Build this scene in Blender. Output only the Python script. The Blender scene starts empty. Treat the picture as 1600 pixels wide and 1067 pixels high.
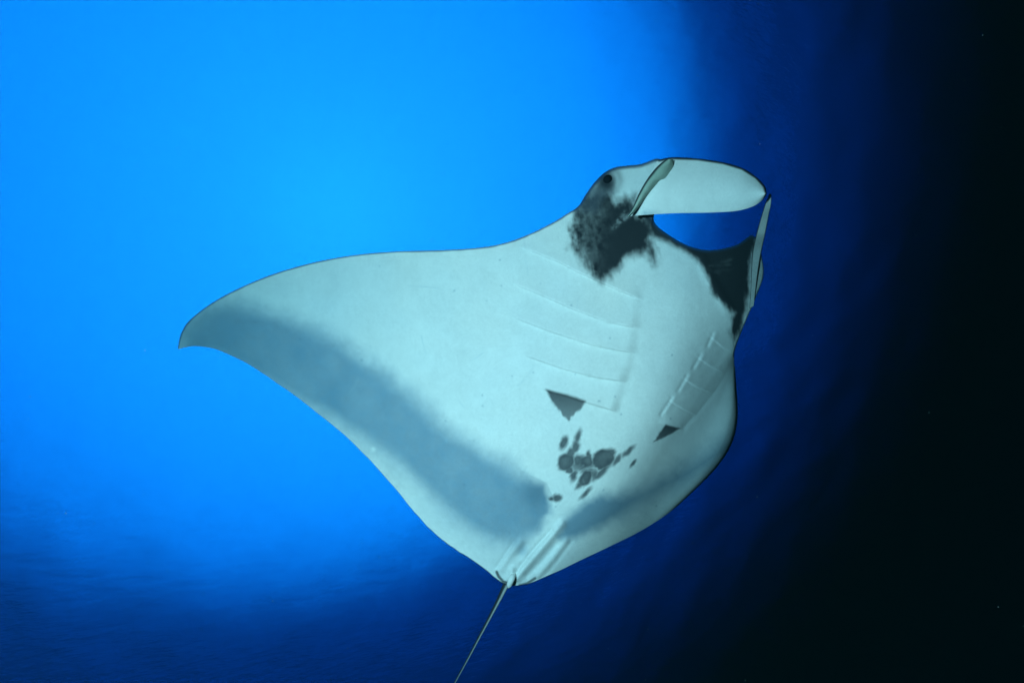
import bpy, math, random
import numpy as np

# ------------------------------------------------------------------ scene, camera
scene = bpy.context.scene
col = scene.collection
W, H, F = 1600.0, 1067.0, 670.0          # photograph size and focal length in its pixels
CX, CY = W / 2, H / 2
DEPTH = 28.0                              # metres of water above the diver's camera

# the zenith stands at pixel (584, 376): the camera looks almost straight up
zc = np.array([584 - CX, -(376 - CY), -F]); zc /= np.linalg.norm(zc)
yc = np.array([0.0, 1.0, 0.0]); yc -= zc * yc.dot(zc); yc /= np.linalg.norm(yc)
xc = np.cross(yc, zc)
R = np.array([xc, yc, zc])                # camera axes -> world axes
CAM = np.array([0.0, 0.0, -DEPTH])

cam_data = bpy.data.cameras.new('camera')
cam_data.sensor_width = 36.0
cam_data.lens = 36.0 * F / W
cam_data.clip_start = 0.05
cam_data.clip_end = 2000.0
cam = bpy.data.objects.new('camera', cam_data)
col.objects.link(cam)
from mathutils import Matrix
M4 = Matrix([[*R[0], CAM[0]], [*R[1], CAM[1]], [*R[2], CAM[2]], [0, 0, 0, 1]])
cam.matrix_world = M4
scene.camera = cam

# ------------------------------------------------------------------ sky and sun
SUN_EL, SUN_AZ = math.radians(83), math.radians(55)
world = bpy.data.worlds.new('World')
scene.world = world
world.use_nodes = True
nt = world.node_tree
nt.nodes.clear()
sky = nt.nodes.new('ShaderNodeTexSky')
sky.sky_type = 'NISHITA'
sky.sun_disc = False
sky.sun_elevation = SUN_EL
sky.sun_rotation = SUN_AZ
sky.dust_density = 0.3
bg = nt.nodes.new('ShaderNodeBackground')
bg.inputs['Strength'].default_value = 0.055
wo = nt.nodes.new('ShaderNodeOutputWorld')
nt.links.new(sky.outputs[0], bg.inputs[0])
nt.links.new(bg.outputs[0], wo.inputs[0])

sun_data = bpy.data.lights.new('sun', 'SUN')
sun_data.energy = 1.5
sun_data.angle = math.radians(120)         # veiled sun, spread by cloud
sun_data.color = (1.0, 0.97, 0.92)
sun = bpy.data.objects.new('sun', sun_data)
sd = np.array([math.sin(SUN_AZ) * math.cos(SUN_EL), math.cos(SUN_AZ) * math.cos(SUN_EL), math.sin(SUN_EL)])
from mathutils import Vector
sun.rotation_euler = Vector(sd).to_track_quat('Z', 'Y').to_euler()
sun.location = (0, 0, 20)
col.objects.link(sun)

def cam_to_world(p):
    return np.asarray(p) @ R.T + CAM

# the diver's strobe: it lights the belly that faces the dark deep
strobe_data = bpy.data.lights.new('diver_strobe', 'SPOT')
strobe_data.energy = 322.0
strobe_data.color = (1.0, 0.88, 0.80)
strobe_data.spot_size = math.radians(130)
strobe_data.spot_blend = 0.6
strobe_data.shadow_soft_size = 0.12
strobe = bpy.data.objects.new('diver_strobe', strobe_data)
sp = cam_to_world([-1.5, 0.15, 0.65])
aim = cam_to_world([-0.3, 0.0, -2.8])
strobe.location = sp
strobe.rotation_euler = Vector(sp - aim).to_track_quat('Z', 'Y').to_euler()
col.objects.link(strobe)

vs = scene.view_settings
vs.view_transform = 'Standard'
vs.look = 'None'
vs.exposure = 1.58
vs.gamma = 1.0
vs.use_curve_mapping = False
scene.cycles.use_denoising = True
scene.cycles.max_bounces = 8
scene.cycles.transmission_bounces = 8
scene.cycles.volume_bounces = 0

rng = np.random.default_rng(7)

# ------------------------------------------------------------------ helpers
def new_mat(name):
    m = bpy.data.materials.new(name)
    m.use_nodes = True
    m.node_tree.nodes.clear()
    return m, m.node_tree.nodes, m.node_tree.links

def build_mesh(name, verts, faces, mat, smooth=True):
    me = bpy.data.meshes.new(name)
    verts = np.asarray(verts, np.float32)
    faces = np.asarray(faces, np.int32)
    n = faces.shape[1]
    me.vertices.add(len(verts))
    me.vertices.foreach_set('co', verts.ravel())
    me.loops.add(faces.size)
    me.loops.foreach_set('vertex_index', faces.ravel())
    me.polygons.add(len(faces))
    me.polygons.foreach_set('loop_start', np.arange(len(faces), dtype=np.int32) * n)
    me.update(calc_edges=True)
    me.polygons.foreach_set('use_smooth', np.full(len(faces), smooth))
    me.materials.append(mat)
    me.update()
    ob = bpy.data.objects.new(name, me)
    col.objects.link(ob)
    return ob

def grid_faces(n, m, base=0, flip=False):
    i, j = np.meshgrid(np.arange(n - 1), np.arange(m - 1), indexing='ij')
    a = (i * m + j).ravel() + base
    f = np.stack([a, a + 1, a + m + 1, a + m], 1)
    return f[:, ::-1] if flip else f

def smooth_step(e0, e1, x):
    t = np.clip((x - e0) / (e1 - e0), 0, 1)
    return t * t * (3 - 2 * t)

def lattice_noise(x, y, scale, seed):
    """value noise in skin coordinates, -1..1"""
    r = np.random.default_rng(seed)
    tab = r.uniform(-1, 1, (256, 256))
    u, v = x / scale, y / scale
    iu, iv = np.floor(u).astype(int), np.floor(v).astype(int)
    fu, fv = u - iu, v - iv
    fu, fv = fu * fu * (3 - 2 * fu), fv * fv * (3 - 2 * fv)
    g = lambda a, b: tab[(iu + a) % 256, (iv + b) % 256]
    return (g(0, 0) * (1 - fu) + g(1, 0) * fu) * (1 - fv) + (g(0, 1) * (1 - fu) + g(1, 1) * fu) * fv

def fbm(x, y, scale, seed, octv=4):
    out, amp = 0, 1.0
    for k in range(octv):
        out = out + amp * lattice_noise(x + 17 * k, y + 31 * k, scale / 2 ** k, seed + k)
        amp *= 0.5
    return out / 1.8

def seg_dist(x, y, pts):
    """distance to a polyline, and the fraction along it"""
    best = np.full(x.shape, 1e9)
    for (ax, ay), (bx, by) in zip(pts[:-1], pts[1:]):
        dx, dy = bx - ax, by - ay
        t = np.clip(((x - ax) * dx + (y - ay) * dy) / (dx * dx + dy * dy + 1e-9), 0, 1)
        best = np.minimum(best, np.hypot(x - ax - t * dx, y - ay - t * dy))
    return best

def poly_sdf(x, y, pts):
    """signed distance to a closed outline, negative inside"""
    d = seg_dist(x, y, list(pts) + [pts[0]])
    ins = np.zeros(x.shape, bool)
    n = len(pts)
    for k in range(n):
        (ax, ay), (bx, by) = pts[k], pts[(k + 1) % n]
        c = ((ay > y) != (by > y)) & (x < (bx - ax) * (y - ay) / (by - ay + 1e-12) + ax)
        ins ^= c
    return np.where(ins, -d, d)

def catmull(P, u):
    """interpolate rows of P (n,k) at parameters u in 0..n-1"""
    P = np.asarray(P, float)
    n = len(P)
    i = np.clip(np.floor(u).astype(int), 0, n - 2)
    f = (u - i)[:, None]
    p0, p1, p2, p3 = P[np.maximum(i - 1, 0)], P[i], P[i + 1], P[np.minimum(i + 2, n - 1)]
    m1, m2 = (p2 - p0) / 2, (p3 - p1) / 2
    f2, f3 = f * f, f * f * f
    return (2 * f3 - 3 * f2 + 1) * p1 + (f3 - 2 * f2 + f) * m1 + (-2 * f3 + 3 * f2) * p2 + (f3 - f2) * m2

def unproject(px, py, d):
    return np.stack([(px - CX) / F * d, -(py - CY) / F * d, -d], -1)

# ------------------------------------------------------------------ water
m, N, L = new_mat('sea_water')
glass = N.new('ShaderNodeBsdfGlass')
glass.inputs['Color'].default_value = (1, 1, 1, 1)
glass.distribution = 'BECKMANN'
glass.inputs['IOR'].default_value = 1.333
glass.inputs['Roughness'].default_value = 0.43
tc = N.new('ShaderNodeTexCoord')
mp = N.new('ShaderNodeMapping')
mp.inputs['Rotation'].default_value = (0, 0, math.radians(25))
mp.inputs['Scale'].default_value = (0.55, 1.5, 1.0)
wv = N.new('ShaderNodeTexNoise')
wv.inputs['Scale'].default_value = 1.1
wv.inputs['Detail'].default_value = 6
wv.inputs['Roughness'].default_value = 0.6
bump = N.new('ShaderNodeBump')
bump.inputs['Strength'].default_value = 0.28
bump.inputs['Distance'].default_value = 0.08
L.new(tc.outputs['Object'], mp.inputs[0])
L.new(mp.outputs[0], wv.inputs['Vector'])
L.new(wv.outputs['Fac'], bump.inputs['Height'])
L.new(bump.outputs[0], glass.inputs['Normal'])
absorb = N.new('ShaderNodeVolumeAbsorption')
absorb.inputs['Color'].default_value = (0.15, 0.75, 0.925, 1)
absorb.inputs['Density'].default_value = 0.24
out = N.new('ShaderNodeOutputMaterial')
L.new(glass.outputs[0], out.inputs['Surface'])
scat = N.new('ShaderNodeVolumeScatter')
scat.inputs['Color'].default_value = (0.08, 0.85, 1.0, 1)
scat.inputs['Density'].default_value = 0.0040
scat.inputs['Anisotropy'].default_value = 0.2
both = N.new('ShaderNodeAddShader')
L.new(absorb.outputs[0], both.inputs[0])
L.new(scat.outputs[0], both.inputs[1])
L.new(both.outputs[0], out.inputs['Volume'])
water_mat = m

def make_water():
    # wavy top sheet, fine over the diver and coarse far out, closed by sides and a bottom
    q = np.linspace(-1, 1, 361)
    ax = np.sign(q) * (np.abs(q) * 40 + np.abs(q) ** 6 * 374)
    X, Y = np.meshgrid(ax, ax, indexing='ij')
    Z = np.zeros_like(X)
    r = np.random.default_rng(3)
    for k in range(26):
        lam = 0.9 * 1.22 ** (k % 13)
        th = math.radians(25 + r.normal(0, 30))
        a = 0.0012 * lam * r.uniform(0.5, 1.0)
        Z += a * np.sin(2 * math.pi / lam * (X * math.cos(th) + Y * math.sin(th)) + r.uniform(0, 6.28))
    Z *= 1 - smooth_step(40, 80, np.hypot(X, Y))
    n = len(ax)
    top = np.stack([X, Y, Z], -1).reshape(-1, 3)
    idx = np.arange(n * n).reshape(n, n)
    loop = np.concatenate([idx[:-1, 0], idx[-1, :-1], idx[::-1, -1][:-1], idx[0, ::-1][:-1]])
    low = top[loop].copy(); low[:, 2] = -150
    b = len(top)
    k = np.arange(len(loop)); k2 = (k + 1) % len(loop)
    faces = [grid_faces(n, n, flip=True)]
    side = np.stack([loop[k], loop[k2], b + k2, b + k], 1)[:, ::-1]
    c = b + len(loop)
    verts = np.concatenate([top, low, [[0, 0, -150]]])
    k_ = np.arange(0, len(loop), 2)
    bottom = np.stack([np.full(len(k_), c), b + k_, b + (k_ + 1) % len(loop), b + (k_ + 2) % len(loop)], 1)
    faces = np.concatenate([faces[0], side, bottom[:, ::-1]])
    ob = build_mesh('water', verts, faces, water_mat)
    ob['kind'] = 'structure'
    ob['label'] = 'clear blue open sea seen from below its rippled surface'
    return ob
water = make_water()

# ------------------------------------------------------------------ manta ray
# every station: leading-edge and trailing-edge point (photograph pixels, turned into 3D by depth below)
ST = [
 (278,543, 279,546), (284,519, 289,543), (300,497, 308,541), (340,468, 340,547), (390,443, 385,568),
 (440,424, 430,597), (500,408, 480,633), (560,398, 530,673), (620,393, 575,716), (690,391, 615,760),
 (740,388, 650,803), (780,382, 682,836), (820,369, 710,857), (860,350, 735,873), (888,333, 752,885),
 (904,322, 760,891), (916,303, 766,896), (930,284, 770,900), (946,269, 774,903), (965,261, 778,906),
 (1000,257, 782,909), (1031,249, 786,911), (1038,280, 790,912), (1024,328, 794,913), (1023,348, 798,914),
 (1042,365, 803,915), (1075,384, 808,915), (1110,391, 814,914), (1150,383, 820,913), (1176,368, 826,912),
 (1188,392, 834,909), (1193,430, 850,902), (1178,472, 875,891), (1160,515, 910,874), (1149,545, 950,855),
]
# the far wing is raised and runs away behind the body: points carry their own depth and sideways bow
FAR = [  # lx, ly, ld, tx, ty, td, bow px
 (1147,562,2.90, 1000,830,2.88, 14), (1149,580,2.98, 1048,799,2.97, 30), (1149,600,3.12, 1084,766,3.11, 28),
 (1143,615,3.38, 1096,752,3.34, 14), (1136,630,3.68, 1094,748,3.62, 8), (1126,645,4.02, 1090,740,3.95, 4),
 (1112,662,4.38, 1086,728,4.3, 2), (1098,680,4.70, 1084,716,4.62, 0), (1090,692,4.90, 1084,706,4.84, 0), (1084,702,5.02, 1084,704,5.0, 0),
]
NV, NH = len(ST), len(FAR)

def depth_of(px, py):
    a = (px - 935) * .465 - (py - 640) * .885
    l = -((px - 935) * .885 + (py - 640) * .465)
    q = l - (-60 + 45 * (a / 300) ** 2)
    left = 1.15 * (np.maximum(q, 0) / 640) ** 1.5
    right = 0.36 * (np.maximum(-q, 0) / 115) ** 2.1
    right = np.minimum(right, 0.62) * (1 - 0.65 * smooth_step(120, 260, a))
    return 2.6 + left + right + 0.10 * (a / 300) ** 2

T = 420
SU = []
for k in range(NV + NH - 1):                      # samples between neighbouring stations follow their spacing
    if k < NV - 1:
        A, B = ST[k], ST[k + 1]
        w = max(math.hypot(A[0] - B[0], A[1] - B[1]), math.hypot(A[2] - B[2], A[3] - B[3]), 8)
        n = int(max(8, w / 2.0)) if k < 14 else int(max(14, w / 1.6))
    else:
        n = 26
    SU.append(k + np.arange(n) / n)
SU = np.append(np.concatenate(SU), NV + NH - 1)
S = len(SU)

rows = []
for (lx, ly, tx, ty) in ST:
    rows.append([lx, ly, depth_of(lx, ly), tx, ty, depth_of(tx, ty), 0, 0])
for (lx, ly, ld, tx, ty, td, bow) in FAR:
    rows.append([lx, ly, ld, tx, ty, td, bow, 1])
K = catmull(rows, SU)
# samples along the chord, closer together at the leading edge
tt = np.linspace(0, 1, T)
tt = 0.85 * tt + 0.15 * tt ** 2
lead, trail = K[:, 0:2], K[:, 3:5]
PX = lead[:, None, 0] * (1 - tt) + trail[:, None, 0] * tt + K[:, None, 6] * np.sin(math.pi * tt)
PY = lead[:, None, 1] * (1 - tt) + trail[:, None, 1] * tt + 0.25 * K[:, None, 6] * np.sin(math.pi * tt)
far = smooth_step(NV - 3.0, NV + 1.5, SU)[:, None] * np.ones(T)
D_vis = depth_of(PX, PY)
D_far = K[:, None, 2] * (1 - tt) + K[:, None, 5] * tt - 0.06 * np.sin(math.pi * tt) * (1 - smooth_step(NV, NV + 5, SU))[:, None]
DD = D_vis * (1 - far) + D_far * far
px, py = PX, PY

# ---- relief of the skin, in metres towards the viewer below
def ridge(pts, w, h):
    return h * np.exp(-(seg_dist(px, py, pts) / w) ** 2)

GILL_L = [[(826,390),(835,393),(870,407),(905,425),(945,443),(992,463)], [(812,446),(850,462),(900,484),(950,502),(988,510)],
          [(811,498),(860,517),(920,536),(950,543),(982,549)], [(828,557),(880,575),(930,588),(970,594)],
          [(853,608),(885,617),(915,627),(958,640)]]
GILL_R = [[(1112,527),(1132,543),(1146,551)], [(1093,559),(1110,571),(1128,580)], [(1072,593),(1090,604),(1107,611)],
          [(1050,627),(1068,638),(1085,646)], [(1036,661),(1050,665),(1064,670)]]

def flap(pts, w_up, h, ends):
    """a gill flap: rises towards its rear lip, then drops sharply"""
    d = seg_dist(px, py, pts)
    (ax, ay), (bx, by) = pts[0], pts[-1]
    n = np.array([-(by - ay), bx - ax]) / math.hypot(bx - ax, by - ay)   # towards the tail
    # side: which side of the lip the skin lies on, by nearest polyline point
    side = np.zeros(px.shape); best = np.full(px.shape, 1e9)
    for (x0, y0), (x1, y1) in zip(pts[:-1], pts[1:]):
        dx, dy = x1 - x0, y1 - y0
        t = np.clip(((px - x0) * dx + (py - y0) * dy) / (dx * dx + dy * dy), 0, 1)
        qx, qy = px - x0 - t * dx, py - y0 - t * dy
        dd = np.hypot(qx, qy)
        s = (qx * -dy + qy * dx) / math.hypot(dx, dy)
        side = np.where(dd < best, s, side); best = np.minimum(best, dd)
    along = ((px - ax) * (bx - ax) + (py - ay) * (by - ay)) / ((bx - ax) ** 2 + (by - ay) ** 2)
    win = smooth_step(-ends, ends * 0.6, along) * (1 - smooth_step(1 - ends * 0.6, 1 + ends, along))
    up = np.clip(1 + side / w_up, 0, 1) ** 2 * (side <= 0)
    dn = np.clip(1 - side / 2.4, 0, 1) * (side > 0)
    return h * (up + dn) * win

relief = np.zeros_like(px)
for g in GILL_L:
    relief += flap(g, 46, 0.021, 0.10)
for g in GILL_R:
    relief += flap(g, 34, 0.007, 0.3)
# inner and outer folds beside the gill plates
relief += ridge([(992,463),(988,510),(982,549),(970,594),(958,640)], 9, 0.003)
relief -= ridge([(1003,463),(998,512),(992,551),(980,597),(966,640)], 8, 0.002)
for a, b in [((1119,521),(1112,538)), ((1100,553),(1090,572)), ((1079,585),(1066,608)), ((1055,620),(1040,644))]:
    relief += ridge([a, b], 4.0, 0.0024)
    relief -= ridge([(a[0]-6, a[1]+2), (b[0]-7, b[1]+3)], 3.0, 0.004)
relief -= ridge([(1150,556),(1132,590),(1112,618),(1090,645),(1068,668)], 4.0, 0.006)
# vent, claspers and inner edges of the pelvic fins
relief += ridge([(878,818),(850,852),(822,885),(806,904)], 6.5, 0.020)
relief -= ridge([(862,828),(836,856),(814,884),(804,900)], 3.4, 0.011)
relief -= ridge([(868,850),(846,876),(824,898)], 5.5, 0.010)
relief += ridge([(884,845),(864,872),(842,898)], 5.0, 0.007)
relief -= ridge([(892,846),(870,876),(850,900)], 4.0, 0.004)
relief += ridge([(812,848),(796,868),(783,888)], 6.0, 0.012)
relief -= ridge([(803,846),(788,868),(776,886)], 3.0, 0.007)
relief -= ridge([(822,852),(812,866)], 7.0, 0.012)
relief += ridge([(800,890),(796,915)], 5.5, 0.022)
# brow around the eye, cheek, lip
relief += 0.030 * np.exp(-(((px - 950) / 18) ** 2 + ((py - 281) / 18) ** 2))
relief -= 0.022 * np.exp(-(((px - 949) / 9) ** 2 + ((py - 281) / 9) ** 2))
relief += ridge([(962,268),(968,284),(962,298)], 5, 0.008)
relief += ridge([(1018,342),(1060,372),(1095,402),(1112,440),(1138,482)], 9, 0.012)
relief += 0.0012 * fbm(px, py, 26, 51) + 0.0006 * fbm(px, py, 7, 53, 2)
edge_fade = smooth_step(0, 0.02, tt) * (1 - smooth_step(0.985, 1, tt))
relief = relief * edge_fade * (1 - far)
# the rear margin of the near wing ripples a little
wob = 0.010 * np.sin(SU * 2.1)
DD = DD + (wob[:, None] * smooth_step(0.75, 1, tt)) * (1 - smooth_step(9, 14, SU))[:, None]
tr_w = (lattice_noise(SU * 30, SU * 0, 9, 77) * 1.3)[:, None] * smooth_step(0.93, 1, tt) * (smooth_step(2, 4, SU) * (1 - smooth_step(12, 14, SU)))[:, None]
PX = PX + tr_w * 0.5; PY = PY + tr_w
ventral = unproject(PX, PY, DD - relief)

# ---- dorsal side: wing-section thickness above the belly
naca = 5 * (0.2969 * np.sqrt(tt) - 0.126 * tt - 0.3516 * tt ** 2 + 0.2843 * tt ** 3 - 0.1036 * tt ** 4)
naca = np.clip(naca / naca.max(), 0, 1); naca[0] = naca[-1] = 0
key_u = [0, 1, 3, 6, 9, 12, 14, 18, 24, 28, 32, 34, 36, 38, 41, NV + NH - 1]
key_h = [0.0, .008, .02, .045, .08, .16, .26, .36, .40, .40, .36, .30, .22, .13, .06, 0.0]
Hs = np.interp(SU, key_u, key_h)
ray = ventral / np.linalg.norm(ventral, axis=-1, keepdims=True)
side_dir = np.array([-1.0, 0.25, -0.15]); side_dir /= np.linalg.norm(side_dir)
kf = smooth_step(NV - 1, NV + 3.5, SU)[:, None, None]
dirn = ray * (1 - kf) + side_dir * kf
dirn /= np.linalg.norm(dirn, axis=-1, keepdims=True)
base_v = unproject(PX, PY, DD)
dorsal = base_v + dirn * (Hs[:, None] * naca)[..., None]

# ---- pigment of the belly skin (reflectance), laid out in the same skin coordinates
n1 = fbm(px, py, 40, 11)
n2 = fbm(px, py, 12, 21)
n3 = fbm(px, py, 4.0, 31, 3)
white = np.array([0.80, 0.80, 0.76])
grey = np.array([0.15, 0.28, 0.38])  # grey skin with the blue veil of the water mixed in
dark = np.array([0.022, 0.026, 0.032])
pig = np.ones(px.shape + (3,)) * white
pig *= (1 + 0.05 * n1 + 0.035 * n2 + 0.045 * n3)[..., None]
pig *= 1 + (0.05 * fbm(px, py, 120, 41))[..., None] * np.array([1.0, 0.2, -0.5])

def paint(alpha, c):
    global pig
    alpha = np.clip(alpha, 0, 1)[..., None]
    pig = pig * (1 - alpha) + np.asarray(c) * alpha

# streaky fringe noise that runs across the band edge
fr = fbm(px * 1.0 + py * 0.35, py * 0.22 - px * .1, 16, 61)
WING = [(262,560),(268,500),(305,482),(345,474),(395,476),(440,490),(495,512),(550,540),(598,572),(645,612),(690,655),(735,684),(788,714),
        (830,742),(855,754),(864,776),(862,802),(846,828),(812,852),(772,854),(730,840),(692,808),(650,766),(608,724),(550,686),
        (478,650),(408,616),(340,590),(285,580)]
s = poly_sdf(px, py, WING)
# soft along the front fringe, softer still towards the pale rear margin
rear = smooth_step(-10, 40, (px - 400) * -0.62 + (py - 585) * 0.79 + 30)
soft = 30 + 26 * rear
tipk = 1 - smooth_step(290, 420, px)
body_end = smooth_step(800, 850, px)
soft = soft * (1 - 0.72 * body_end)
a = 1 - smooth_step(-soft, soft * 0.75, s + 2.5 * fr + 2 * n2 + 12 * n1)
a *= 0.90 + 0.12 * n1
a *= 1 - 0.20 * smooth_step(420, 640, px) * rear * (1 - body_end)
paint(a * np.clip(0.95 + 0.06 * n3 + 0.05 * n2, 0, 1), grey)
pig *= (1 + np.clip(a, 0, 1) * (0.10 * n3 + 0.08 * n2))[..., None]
paint(0.55 * np.exp(-((px - 838) / 26) ** 2 - ((py - 772) / 24) ** 2) * (s < 0), grey * 0.55)
RIGHT = [(866,842),(884,806),(908,786),(938,770),(962,767),(1000,754),(1050,728),(1100,700),(1150,668),(1160,700),(1112,738),(1086,757),
         (1040,778),(985,808),(930,832),(890,846)]
s = poly_sdf(px, py, RIGHT)
softr = 10 + 16 * smooth_step(930, 1010, px)
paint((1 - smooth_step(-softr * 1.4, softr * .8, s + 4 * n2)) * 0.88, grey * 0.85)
# throat patch beside the near fin root
THROAT = [(897,326),(910,312),(926,300),(944,296),(960,300),(966,314),(976,304),(992,304),(1000,334),(1012,338),(1024,352),(1022,372),(1028,412),(1020,416),
          (1012,396),(1000,404),(988,402),(976,412),(966,424),(954,438),(942,442),(926,430),(910,416),(902,402),(892,388),(890,362)]
s = poly_sdf(px, py, THROAT)
st = fbm(px * 1.2 - py * .3, py * .35 + px * .2, 8, 71)
a = 1 - smooth_step(-14, 9, s + 7 * st + 4 * n2 + 1.5 * n3)
left_mottle = 1 - smooth_step(898, 965, px + 0.15 * (py - 380))
a *= 1 - left_mottle * (0.08 + 0.17 * np.clip(n1 + n2 + 0.6 * st + n3 * .4, -0.6, 1))
paint(a * 0.99, dark * .8)
# pale scratches in the patch
for p0, p1 in [((984,336),(958,356)), ((976,332),(966,345)), ((962,318),(974,312))]:
    paint(0.5 * np.exp(-(seg_dist(px, py, [p0, p1]) / 3.0) ** 2) * np.clip(0.5 + n3, 0, 1), white * 0.7)
# smoky cheek behind the eye
paint(0.80 * (1 - smooth_step(-9, 9, poly_sdf(px, py, [(900,330),(914,304),(932,284),(944,276),(958,290),(956,300),(940,308),(930,330)]) + 5 * n2)), dark * 3)
paint(0.97 * np.exp(-(((px - 948) / 19) ** 2 + ((py - 283) / 19) ** 2) ** 1.6), dark * 1.2)
paint(0.35 * np.exp(-(seg_dist(px, py, [(958,268),(965,277),(964,290)]) / 3.0) ** 2), white * .8)  # painted highlight: pale crescent beside the eye
# jaw and far cheek
JAW = [(1000,330),(1022,338),(1042,358),(1075,378),(1110,382),(1150,374),(1178,356),(1188,366),(1177,400),(1173,450),(1170,478),(1158,515),(1146,544),
       (1139,520),(1145,490),(1135,482),(1122,468),(1108,452),(1104,432),(1099,420),(1084,405),(1067,393),(1043,380),(1020,372)]
s = poly_sdf(px, py, JAW)
a = 1 - smooth_step(-8, 6, s + (1.5 + 4 * smooth_step(1080, 1110, px)) * st + 1.5 * n3)
paint(a * 0.985, dark * 0.9)
for p0, p1 in [((1108,416),(1140,414)), ((1118,424),(1146,420)), ((1128,410),(1142,406)), ((1098,418),(1126,428))]:
    paint(0.07 * np.exp(-(seg_dist(px, py, [p0, p1]) / 2.4) ** 2) * np.clip(0.6 + n2, 0, 1), white)
paint(0.75 * (1 - smooth_step(-4, 3, poly_sdf(px, py, [(1180,398),(1194,405),(1200,430),(1190,455),(1178,470),(1176,450),(1184,428)]))), white * .55)
# dark triangles behind the last gill slits
for tri, sf in (([(853,608),(885,616),(916,626),(908,638),(889,656),(880,650),(864,630)], 3.0), ([(1040,663),(1063,669),(1046,679),(1021,691),(1030,677)], 2.0)):
    s = poly_sdf(px, py, tri)
    low = np.clip((py - tri[0][1]) / 46, 0, 1)
    paint((1 - smooth_step(-sf, sf, s + (3.0 * st + 3.0 * n3) * low)) * (0.97 - 0.22 * low), dark * 1.4)
# belly spots
SPOTS = [(881.5,691,5.5,11,20),(903,682,4.5,11,12),(899,698,6,11,18),(884,721,12,14,30),(891,708,6,10,25),(902,720,7,9,10),(917,721,10,9,-20),(920,711,4,8,15),
         (942,717,14,18,58),(952,709,7,11,50),(897,742,5,11,18),(890,734,6,6,0),(915,747,9,14,42),(906,757,4,9,38),(939,738,4.5,19,50),(963,719,3.6,10,42),
         (981,705.5,3.4,13,48),(989.5,723,2.4,7,38),(915,770,3.2,12,46),(871,777,7,5,-15),(863,778,5,2.5,0),]
sp_noise = 0.16 * n3 + 0.12 * n2
cover = np.zeros(px.shape); second = np.zeros(px.shape)
sk = fbm(px * .72 + py * .9, (px - py) * .25, 5, 35)                     # streaks along the swimming direction
wx, wy = px + 2.4 * n2 + 2.0 * sk, py + 2.4 * fbm(px, py, 12, 23) - 2.0 * sk
for (cx_, cy_, ra, rb, an) in SPOTS:
    c, s_ = math.cos(math.radians(an)), math.sin(math.radians(an))
    u, v = (wx - cx_) * c + (wy - cy_) * s_, -(wx - cx_) * s_ + (wy - cy_) * c
    rr = np.sqrt((u / ra) ** 2 + (v / rb) ** 2) * 0.92
    edge = min(.75, 3.2 / min(ra, rb))
    one = (1 - smooth_step(1 - edge, 1 + edge * .8, rr)) * (0.92 + 0.08 * smooth_step(0.2, 0.9, rr))
    second = np.maximum(second, np.minimum(cover, one))
    cover = np.maximum(cover, one)
web = np.exp(-(((wx - 909) / 25) ** 2 + ((wy - 723) / 13) ** 2) ** 3) * np.clip(0.88 + .16 * sk + .10 * n2, 0, .96)
web = np.maximum(web, np.exp(-(((wx - 922) / 17) ** 2 + ((wy - 739) / 9) ** 2) ** 3) * np.clip(0.82 + .2 * sk, 0, .95))
cover = np.maximum(cover, web)
paint(cover * (0.93 + 0.07 * n2) * (1 - 0.03 * second), dark * .9 + np.array([0, .006, .012]))
# dark marks at the pelvic notch and tail root
paint((1 - smooth_step(1, 3.4, seg_dist(px, py, [(776,893),(779,900),(786,908),(792,910)]))) * .85, dark)
paint((1 - smooth_step(1, 3.2, seg_dist(px, py, [(812,914),(824,911),(836,903)]))) * .75, dark)
paint(0.45 * np.exp(-(((px - 816) / 8) ** 2 + ((py - 860) / 9) ** 2)), grey)
# old scratches
r = np.random.default_rng(29)
for k in range(26):
    cx_, cy_ = r.uniform(520, 1060), r.uniform(420, 800)
    an, ln = r.normal(-0.9, 0.7), r.uniform(8, 34)
    dx, dy = math.cos(an) * ln, math.sin(an) * ln
    paint(r.uniform(.10, .26) * np.exp(-(seg_dist(px, py, [(cx_, cy_), (cx_ + dx, cy_ + dy * .9), (cx_ + dx * 1.7, cy_ + dy * 1.9)]) / r.uniform(.7, 1.3)) ** 2) * np.clip(.6 + n3, 0, 1), grey if k % 2 else white * 1.08)
# few small freckles and nicks
r = np.random.default_rng(19)
for k in range(34):
    cx_, cy_ = r.uniform(430, 1080), r.uniform(400, 820)
    rr = np.hypot(px - cx_, py - cy_) / r.uniform(1.0, 1.9)
    paint(0.5 * np.exp(-rr ** 2), grey * .7)
paint(0.7 * np.exp(-(np.hypot(px - 583, py - 702) / 4) ** 2), white * 1.05)
# black of the back wraps round the leading edge and the head
lead_line = [tuple(p) for p in K[::6, 0:2][: int(np.searchsorted(SU, NV)) // 6]]
ld = seg_dist(px, py, lead_line)
rim = np.interp(SU, [0, 2, 8, 14, 17, 21, 24, 29, 30, 32, NV], [1.5, 1.8, 2.0, 2.2, 4.0, 4.6, 3.5, 3.0, 1.6, 1.6, 2.4])[:, None]
paint((1 - smooth_step(rim * .35, rim * 1.7, ld + 0.6 * n2)) * np.interp(SU, [0, 13, 16], [.72, .78, .93])[:, None], dark + np.array([0, .03, .08]))  # blue of scattered light is painted into the rim
# far wing: same white belly and grey rear band
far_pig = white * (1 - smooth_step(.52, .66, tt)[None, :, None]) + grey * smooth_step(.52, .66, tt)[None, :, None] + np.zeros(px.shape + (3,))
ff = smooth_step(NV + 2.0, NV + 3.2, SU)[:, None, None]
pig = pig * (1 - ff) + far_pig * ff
dors_pig = np.ones(px.shape + (3,)) * np.array([0.018, 0.022, 0.03]) * (1 + 0.3 * n1)[..., None]

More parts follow.
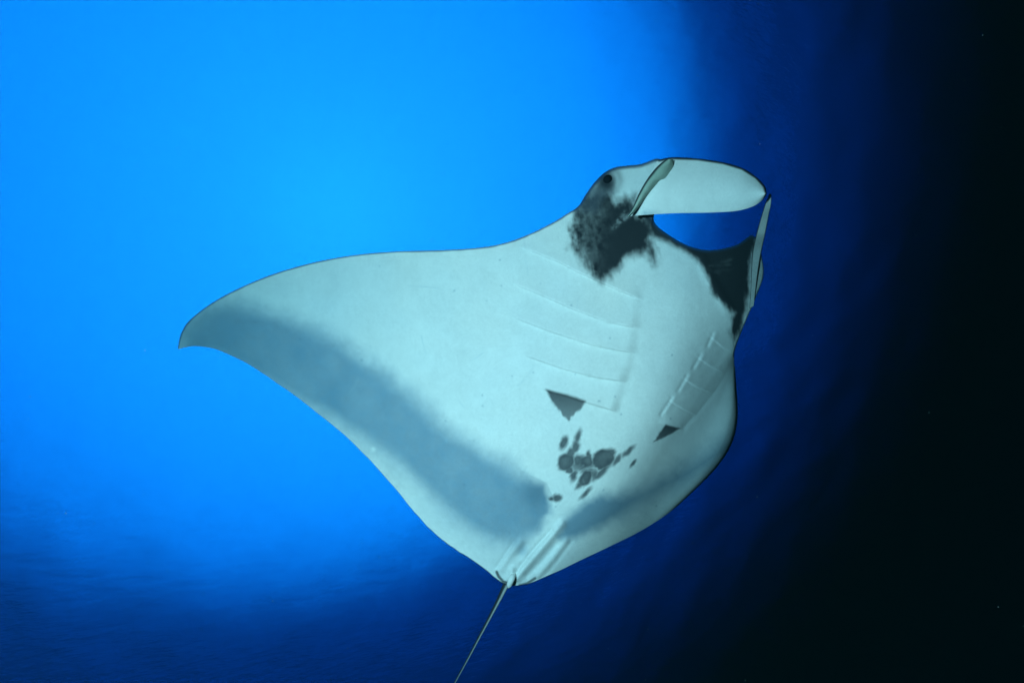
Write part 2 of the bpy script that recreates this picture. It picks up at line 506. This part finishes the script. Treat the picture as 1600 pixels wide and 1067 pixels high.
V, FA, PG = [], [], []
def add_shell(vc, dc, pv, pd):
    """closed shell from a ventral and a dorsal grid that meet along their rims"""
    n, mm = vc.shape[:2]
    b = sum(len(v) for v in V)
    vid = np.arange(n * mm).reshape(n, mm) + b
    V.append(vc.reshape(-1, 3)); PG.append(pv.reshape(-1, 3))
    inner = np.zeros((n, mm), bool); inner[1:-1, 1:-1] = True
    did = vid.copy()
    did[inner] = b + n * mm + np.arange(inner.sum())
    V.append(dc[inner]); PG.append(pd[inner])
    q = lambda g: np.stack([g[:-1, :-1], g[:-1, 1:], g[1:, 1:], g[1:, :-1]], -1).reshape(-1, 4)
    FA.append(q(vid)); FA.append(q(did)[:, ::-1])

add_shell(ventral, dorsal, pig, dors_pig)

# ---- head fins: paddles grown out of the head
def fin(edge_a, edge_b, thick, n, mm, pig_fn, thick_dir=None, bow=0.0):
    A = catmull(edge_a, np.linspace(0, len(edge_a) - 1, n))
    B = catmull(edge_b, np.linspace(0, len(edge_b) - 1, n))
    t = np.linspace(0, 1, mm)[None, :, None]
    P = A[:, None] * (1 - t) + B[:, None] * t
    P[..., 2] -= bow * np.sin(math.pi * t[..., 0])
    v = unproject(P[..., 0], P[..., 1], P[..., 2])
    prof = np.sqrt(np.clip(np.sin(math.pi * t[..., 0]), 0, 1)) * np.minimum(1, np.linspace(1, 0, n) * 6)[:, None] ** .5
    dr = v / np.linalg.norm(v, axis=-1, keepdims=True) if thick_dir is None else np.asarray(thick_dir) / np.linalg.norm(thick_dir)
    d = v + dr * (thick * prof)[..., None]
    pv, pd = pig_fn(P[..., 0], P[..., 1], np.linspace(0, 1, n)[:, None] * np.ones((1, mm)), t[..., 0] * np.ones((n, 1)))
    add_shell(v, d, pv, pd)

def near_pig(x, y, s, t):
    p = np.ones(x.shape + (3,)) * white * (1 + 0.05 * fbm(x, y, 20, 91) + .03 * fbm(x, y, 5, 93))[..., None]
    top = [(1030,250),(1050,246.5),(1090,248),(1130,254),(1160,263),(1182,277),(1195,291),(1198.5,303),(1196,313)]
    al = 1 - smooth_step(1.2, 4.6, seg_dist(x, y, top))
    p = p * (1 - al[..., None]) + dark * al[..., None]
    sm = 0.35 * np.exp(-(((y - 333) / 5) ** 2)) * (1 - smooth_step(1010, 1060, x)) * (0.6 + fbm(x, y, 9, 95))
    p = p * (1 - sm[..., None]) + grey * sm[..., None]
    return p, np.ones_like(p) * dark
fin([(1027,251,2.63),(1050,246,2.60),(1090,248,2.57),(1130,254,2.54),(1160,263,2.52),(1182,277,2.51),(1195,291,2.50),(1198,302,2.50)],
    [(983,338,2.64),(1010,336,2.60),(1055,333.5,2.57),(1110,332.5,2.54),(1150,330,2.52),(1176,323,2.51),(1191,313,2.50),(1198,303,2.50)],
    0.035, 200, 80, near_pig, bow=0.035)

def fold_pig(x, y, s, t):
    c = np.array([0.36, 0.44, 0.36])
    p = np.ones(x.shape + (3,)) * c * (1 + .12 * fbm(x, y, 7, 97))[..., None]
    al = (1 - smooth_step(.08, .24, t)) * .97
    p = p * (1 - al[..., None]) + dark * al[..., None]
    return p, np.ones_like(p) * dark
fin([(980,338,2.575),(988,326,2.57),(997,305,2.56),(1008,285,2.55),(1021,267,2.545),(1034,254,2.545),(1043,249,2.55)],
    [(983,339,2.59),(994,329,2.585),(1011,306,2.58),(1025,290,2.575),(1032,282,2.572),(1041,279,2.57),(1047,269,2.57),(1052,259,2.57),(1052,249.5,2.565)],
    0.02, 90, 30, fold_pig, bow=0.02)

def far_fin_pig(x, y, s, t):
    p = np.ones(x.shape + (3,)) * white * 0.8 * (1 + .08 * fbm(x, y, 9, 99))[..., None]
    al = np.maximum(1 - smooth_step(.03, .16, t), smooth_step(.86, .97, t))
    p = p * (1 - al[..., None]) + dark * al[..., None]
    return p, np.ones_like(p) * dark
def on_head(x, y, lift):
    return (x, y, float(depth_of(np.float64(x), np.float64(y))) - lift)
fin([on_head(1171,482,.005), on_head(1173,450,.012), on_head(1174,420,.02), on_head(1176,392,.03),(1182,365,2.66),(1189,340,2.62),(1196,318,2.59),(1202,303,2.57)],
    [on_head(1178,478,.005), on_head(1181,450,.012), on_head(1185,420,.02), on_head(1190,392,.03),(1196,365,2.68),(1201,338,2.64),(1205,318,2.60),(1205,303,2.57)],
    0.05, 120, 40, far_fin_pig)

# ---- whip tail
def tube(path, radii, n, k, pig_fn):
    P = catmull(path, np.linspace(0, len(path) - 1, n))
    C = unproject(P[:, 0], P[:, 1], P[:, 2])
    rad = np.interp(np.linspace(0, 1, n), np.linspace(0, 1, len(radii)), radii)
    tan = np.gradient(C, axis=0); tan /= np.linalg.norm(tan, axis=1, keepdims=True)
    u = np.cross(tan, [0, 0, 1.0]); u /= np.linalg.norm(u, axis=1, keepdims=True)
    w = np.cross(tan, u)
    th = np.linspace(0, 2 * math.pi, k, endpoint=False)
    G = C[:, None] + rad[:, None, None] * (u[:, None] * np.cos(th)[None, :, None] + w[:, None] * np.sin(th)[None, :, None])
    b = sum(len(v) for v in V)
    V.append(G.reshape(-1, 3))
    facing = np.cos(th)[None, :] * np.ones((n, 1))
    PG.append(pig_fn(facing, G).reshape(-1, 3))
    i, j = np.meshgrid(np.arange(n - 1), np.arange(k), indexing='ij')
    a = (i * k + j).ravel() + b; a2 = (i * k + (j + 1) % k).ravel() + b
    FA.append(np.stack([a, a2, a2 + k, a + k], 1))

def tail_pig(f, G):
    a = smooth_step(-0.25, 0.2, f * TAIL_SIGN)[..., None]
    return dark * (1 - a) + white * .8 * a
TAIL_SIGN = -1
tube([(812,880,2.82),(792,911,2.74),(780,935,2.73),(764,966,2.75),(748,996,2.78),(730,1030,2.82),(712,1063,2.87),(690,1105,2.95)],
     [.022, .020, .015, .011, .009, .0075, .006, .004], 140, 16, tail_pig)
# small lobe at the vent
def lobe_pig(f, G):
    return np.ones(G.shape) * white
tube([(806,893,2.72),(800,903,2.66),(796,913,2.66),(794.5,918,2.66)], [.010, .020, .017, .003], 40, 16, lobe_pig)

V = np.concatenate(V); FA = np.concatenate(FA); PG = np.concatenate(PG)
Vw = cam_to_world(V)
base = cam_to_world(unproject(np.array([1000.]), np.array([600.]), np.array([2.75])))[0]

m, N, L = new_mat('manta_skin')
at = N.new('ShaderNodeAttribute'); at.attribute_name = 'pigment'
tc = N.new('ShaderNodeTexCoord')
no = N.new('ShaderNodeTexNoise')
no.inputs['Scale'].default_value = 90
no.inputs['Detail'].default_value = 5
mr = N.new('ShaderNodeMapRange')
mr.inputs['To Min'].default_value = 0.87
mr.inputs['To Max'].default_value = 1.08
mul = N.new('ShaderNodeVectorMath'); mul.operation = 'SCALE'
pb = N.new('ShaderNodeBsdfPrincipled')
pb.inputs['Roughness'].default_value = 0.55
pb.inputs['Specular IOR Level'].default_value = 0.12
bp = N.new('ShaderNodeBump')
bp.inputs['Strength'].default_value = 0.25
bp.inputs['Distance'].default_value = 0.004
out = N.new('ShaderNodeOutputMaterial')
L.new(tc.outputs['Object'], no.inputs['Vector'])
L.new(no.outputs['Fac'], mr.inputs['Value'])
L.new(at.outputs['Color'], mul.inputs[0])
L.new(mr.outputs[0], mul.inputs['Scale'])
L.new(mul.outputs[0], pb.inputs['Base Color'])
L.new(no.outputs['Fac'], bp.inputs['Height'])
L.new(bp.outputs[0], pb.inputs['Normal'])
L.new(pb.outputs[0], out.inputs['Surface'])
skin = m

manta = bpy.data.objects.new('manta_ray', None)
col.objects.link(manta)
manta.location = base
manta['label'] = 'large manta ray gliding overhead, white spotted belly and grey-banded wing'
manta['category'] = 'manta ray'
body = build_mesh('body', Vw - base, FA, skin)
ca = body.data.color_attributes.new('pigment', 'FLOAT_COLOR', 'POINT')
ca.data.foreach_set('color', np.concatenate([PG, np.ones((len(PG), 1))], 1).astype(np.float32).ravel())
body.parent = manta

# eyes
m, N, L = new_mat('manta_eye')
pb = N.new('ShaderNodeBsdfPrincipled')
pb.inputs['Base Color'].default_value = (0.008, 0.010, 0.014, 1)
pb.inputs['Roughness'].default_value = 0.8
pb.inputs['Specular IOR Level'].default_value = 0.05
out = N.new('ShaderNodeOutputMaterial')
L.new(pb.outputs[0], out.inputs['Surface'])
eye_mat = m
def make_eye(pxl, pyl, d, rad):
    n, k = 24, 32
    ph = np.linspace(0, math.pi, n); th = np.linspace(0, 2 * math.pi, k, endpoint=False)
    G = np.stack([np.sin(ph)[:, None] * np.cos(th), np.sin(ph)[:, None] * np.sin(th), np.cos(ph)[:, None] * (0.8 + 0 * th)], -1)
    G[..., 2] += 0.12 * np.exp(-((ph[:, None] / .45) ** 2))          # clear cornea dome
    i, j = np.meshgrid(np.arange(n - 1), np.arange(k), indexing='ij')
    a = (i * k + j).ravel(); a2 = (i * k + (j + 1) % k).ravel()
    c = unproject(np.array([pxl]), np.array([pyl]), np.array([d]))[0]
    Gw = (G * rad).reshape(-1, 3) @ R.T
    e = build_mesh('eye', Gw, np.stack([a, a2, a2 + k, a + k], 1), eye_mat)
    e.location = cam_to_world(c) - base
    e.parent = manta
    return e
make_eye(950, 281, float(depth_of(950., 281.)) - 0.004, 0.032)
make_eye(1180, 440, 3.0, 0.026)

# ------------------------------------------------------------------ drifting specks in the water
m, N, L = new_mat('plankton')
pb = N.new('ShaderNodeBsdfPrincipled')
pb.inputs['Base Color'].default_value = (0.35, 0.37, 0.35, 1)
pb.inputs['Roughness'].default_value = 0.8
out = N.new('ShaderNodeOutputMaterial')
L.new(pb.outputs[0], out.inputs['Surface'])
oct_v = np.array([[1,0,0],[-1,0,0],[0,1,0],[0,-1,0],[0,0,1],[0,0,-1]], float)
oct_f = np.array([[0,2,4],[2,1,4],[1,3,4],[3,0,4],[2,0,5],[1,2,5],[3,1,5],[0,3,5]])
pv, pf = [], []
for k in range(1100):
    d = rng.uniform(1.2, 6.0)
    x, y = rng.uniform(-100, 1700), rng.uniform(-100, 1167)
    c = unproject(np.array([x]), np.array([y]), np.array([d]))[0]
    rad = 0.0008 * d * rng.uniform(0.25, 1.0) ** 2
    pv.append(c + oct_v * rad * rng.uniform(0.6, 1.5, 3)); pf.append(oct_f + 6 * k)
speck = build_mesh('plankton', cam_to_world(np.concatenate(pv)), np.concatenate(pf), m)
speck['kind'] = 'stuff'
speck['label'] = 'tiny pale plankton specks drifting in the water'
speck['category'] = 'plankton'
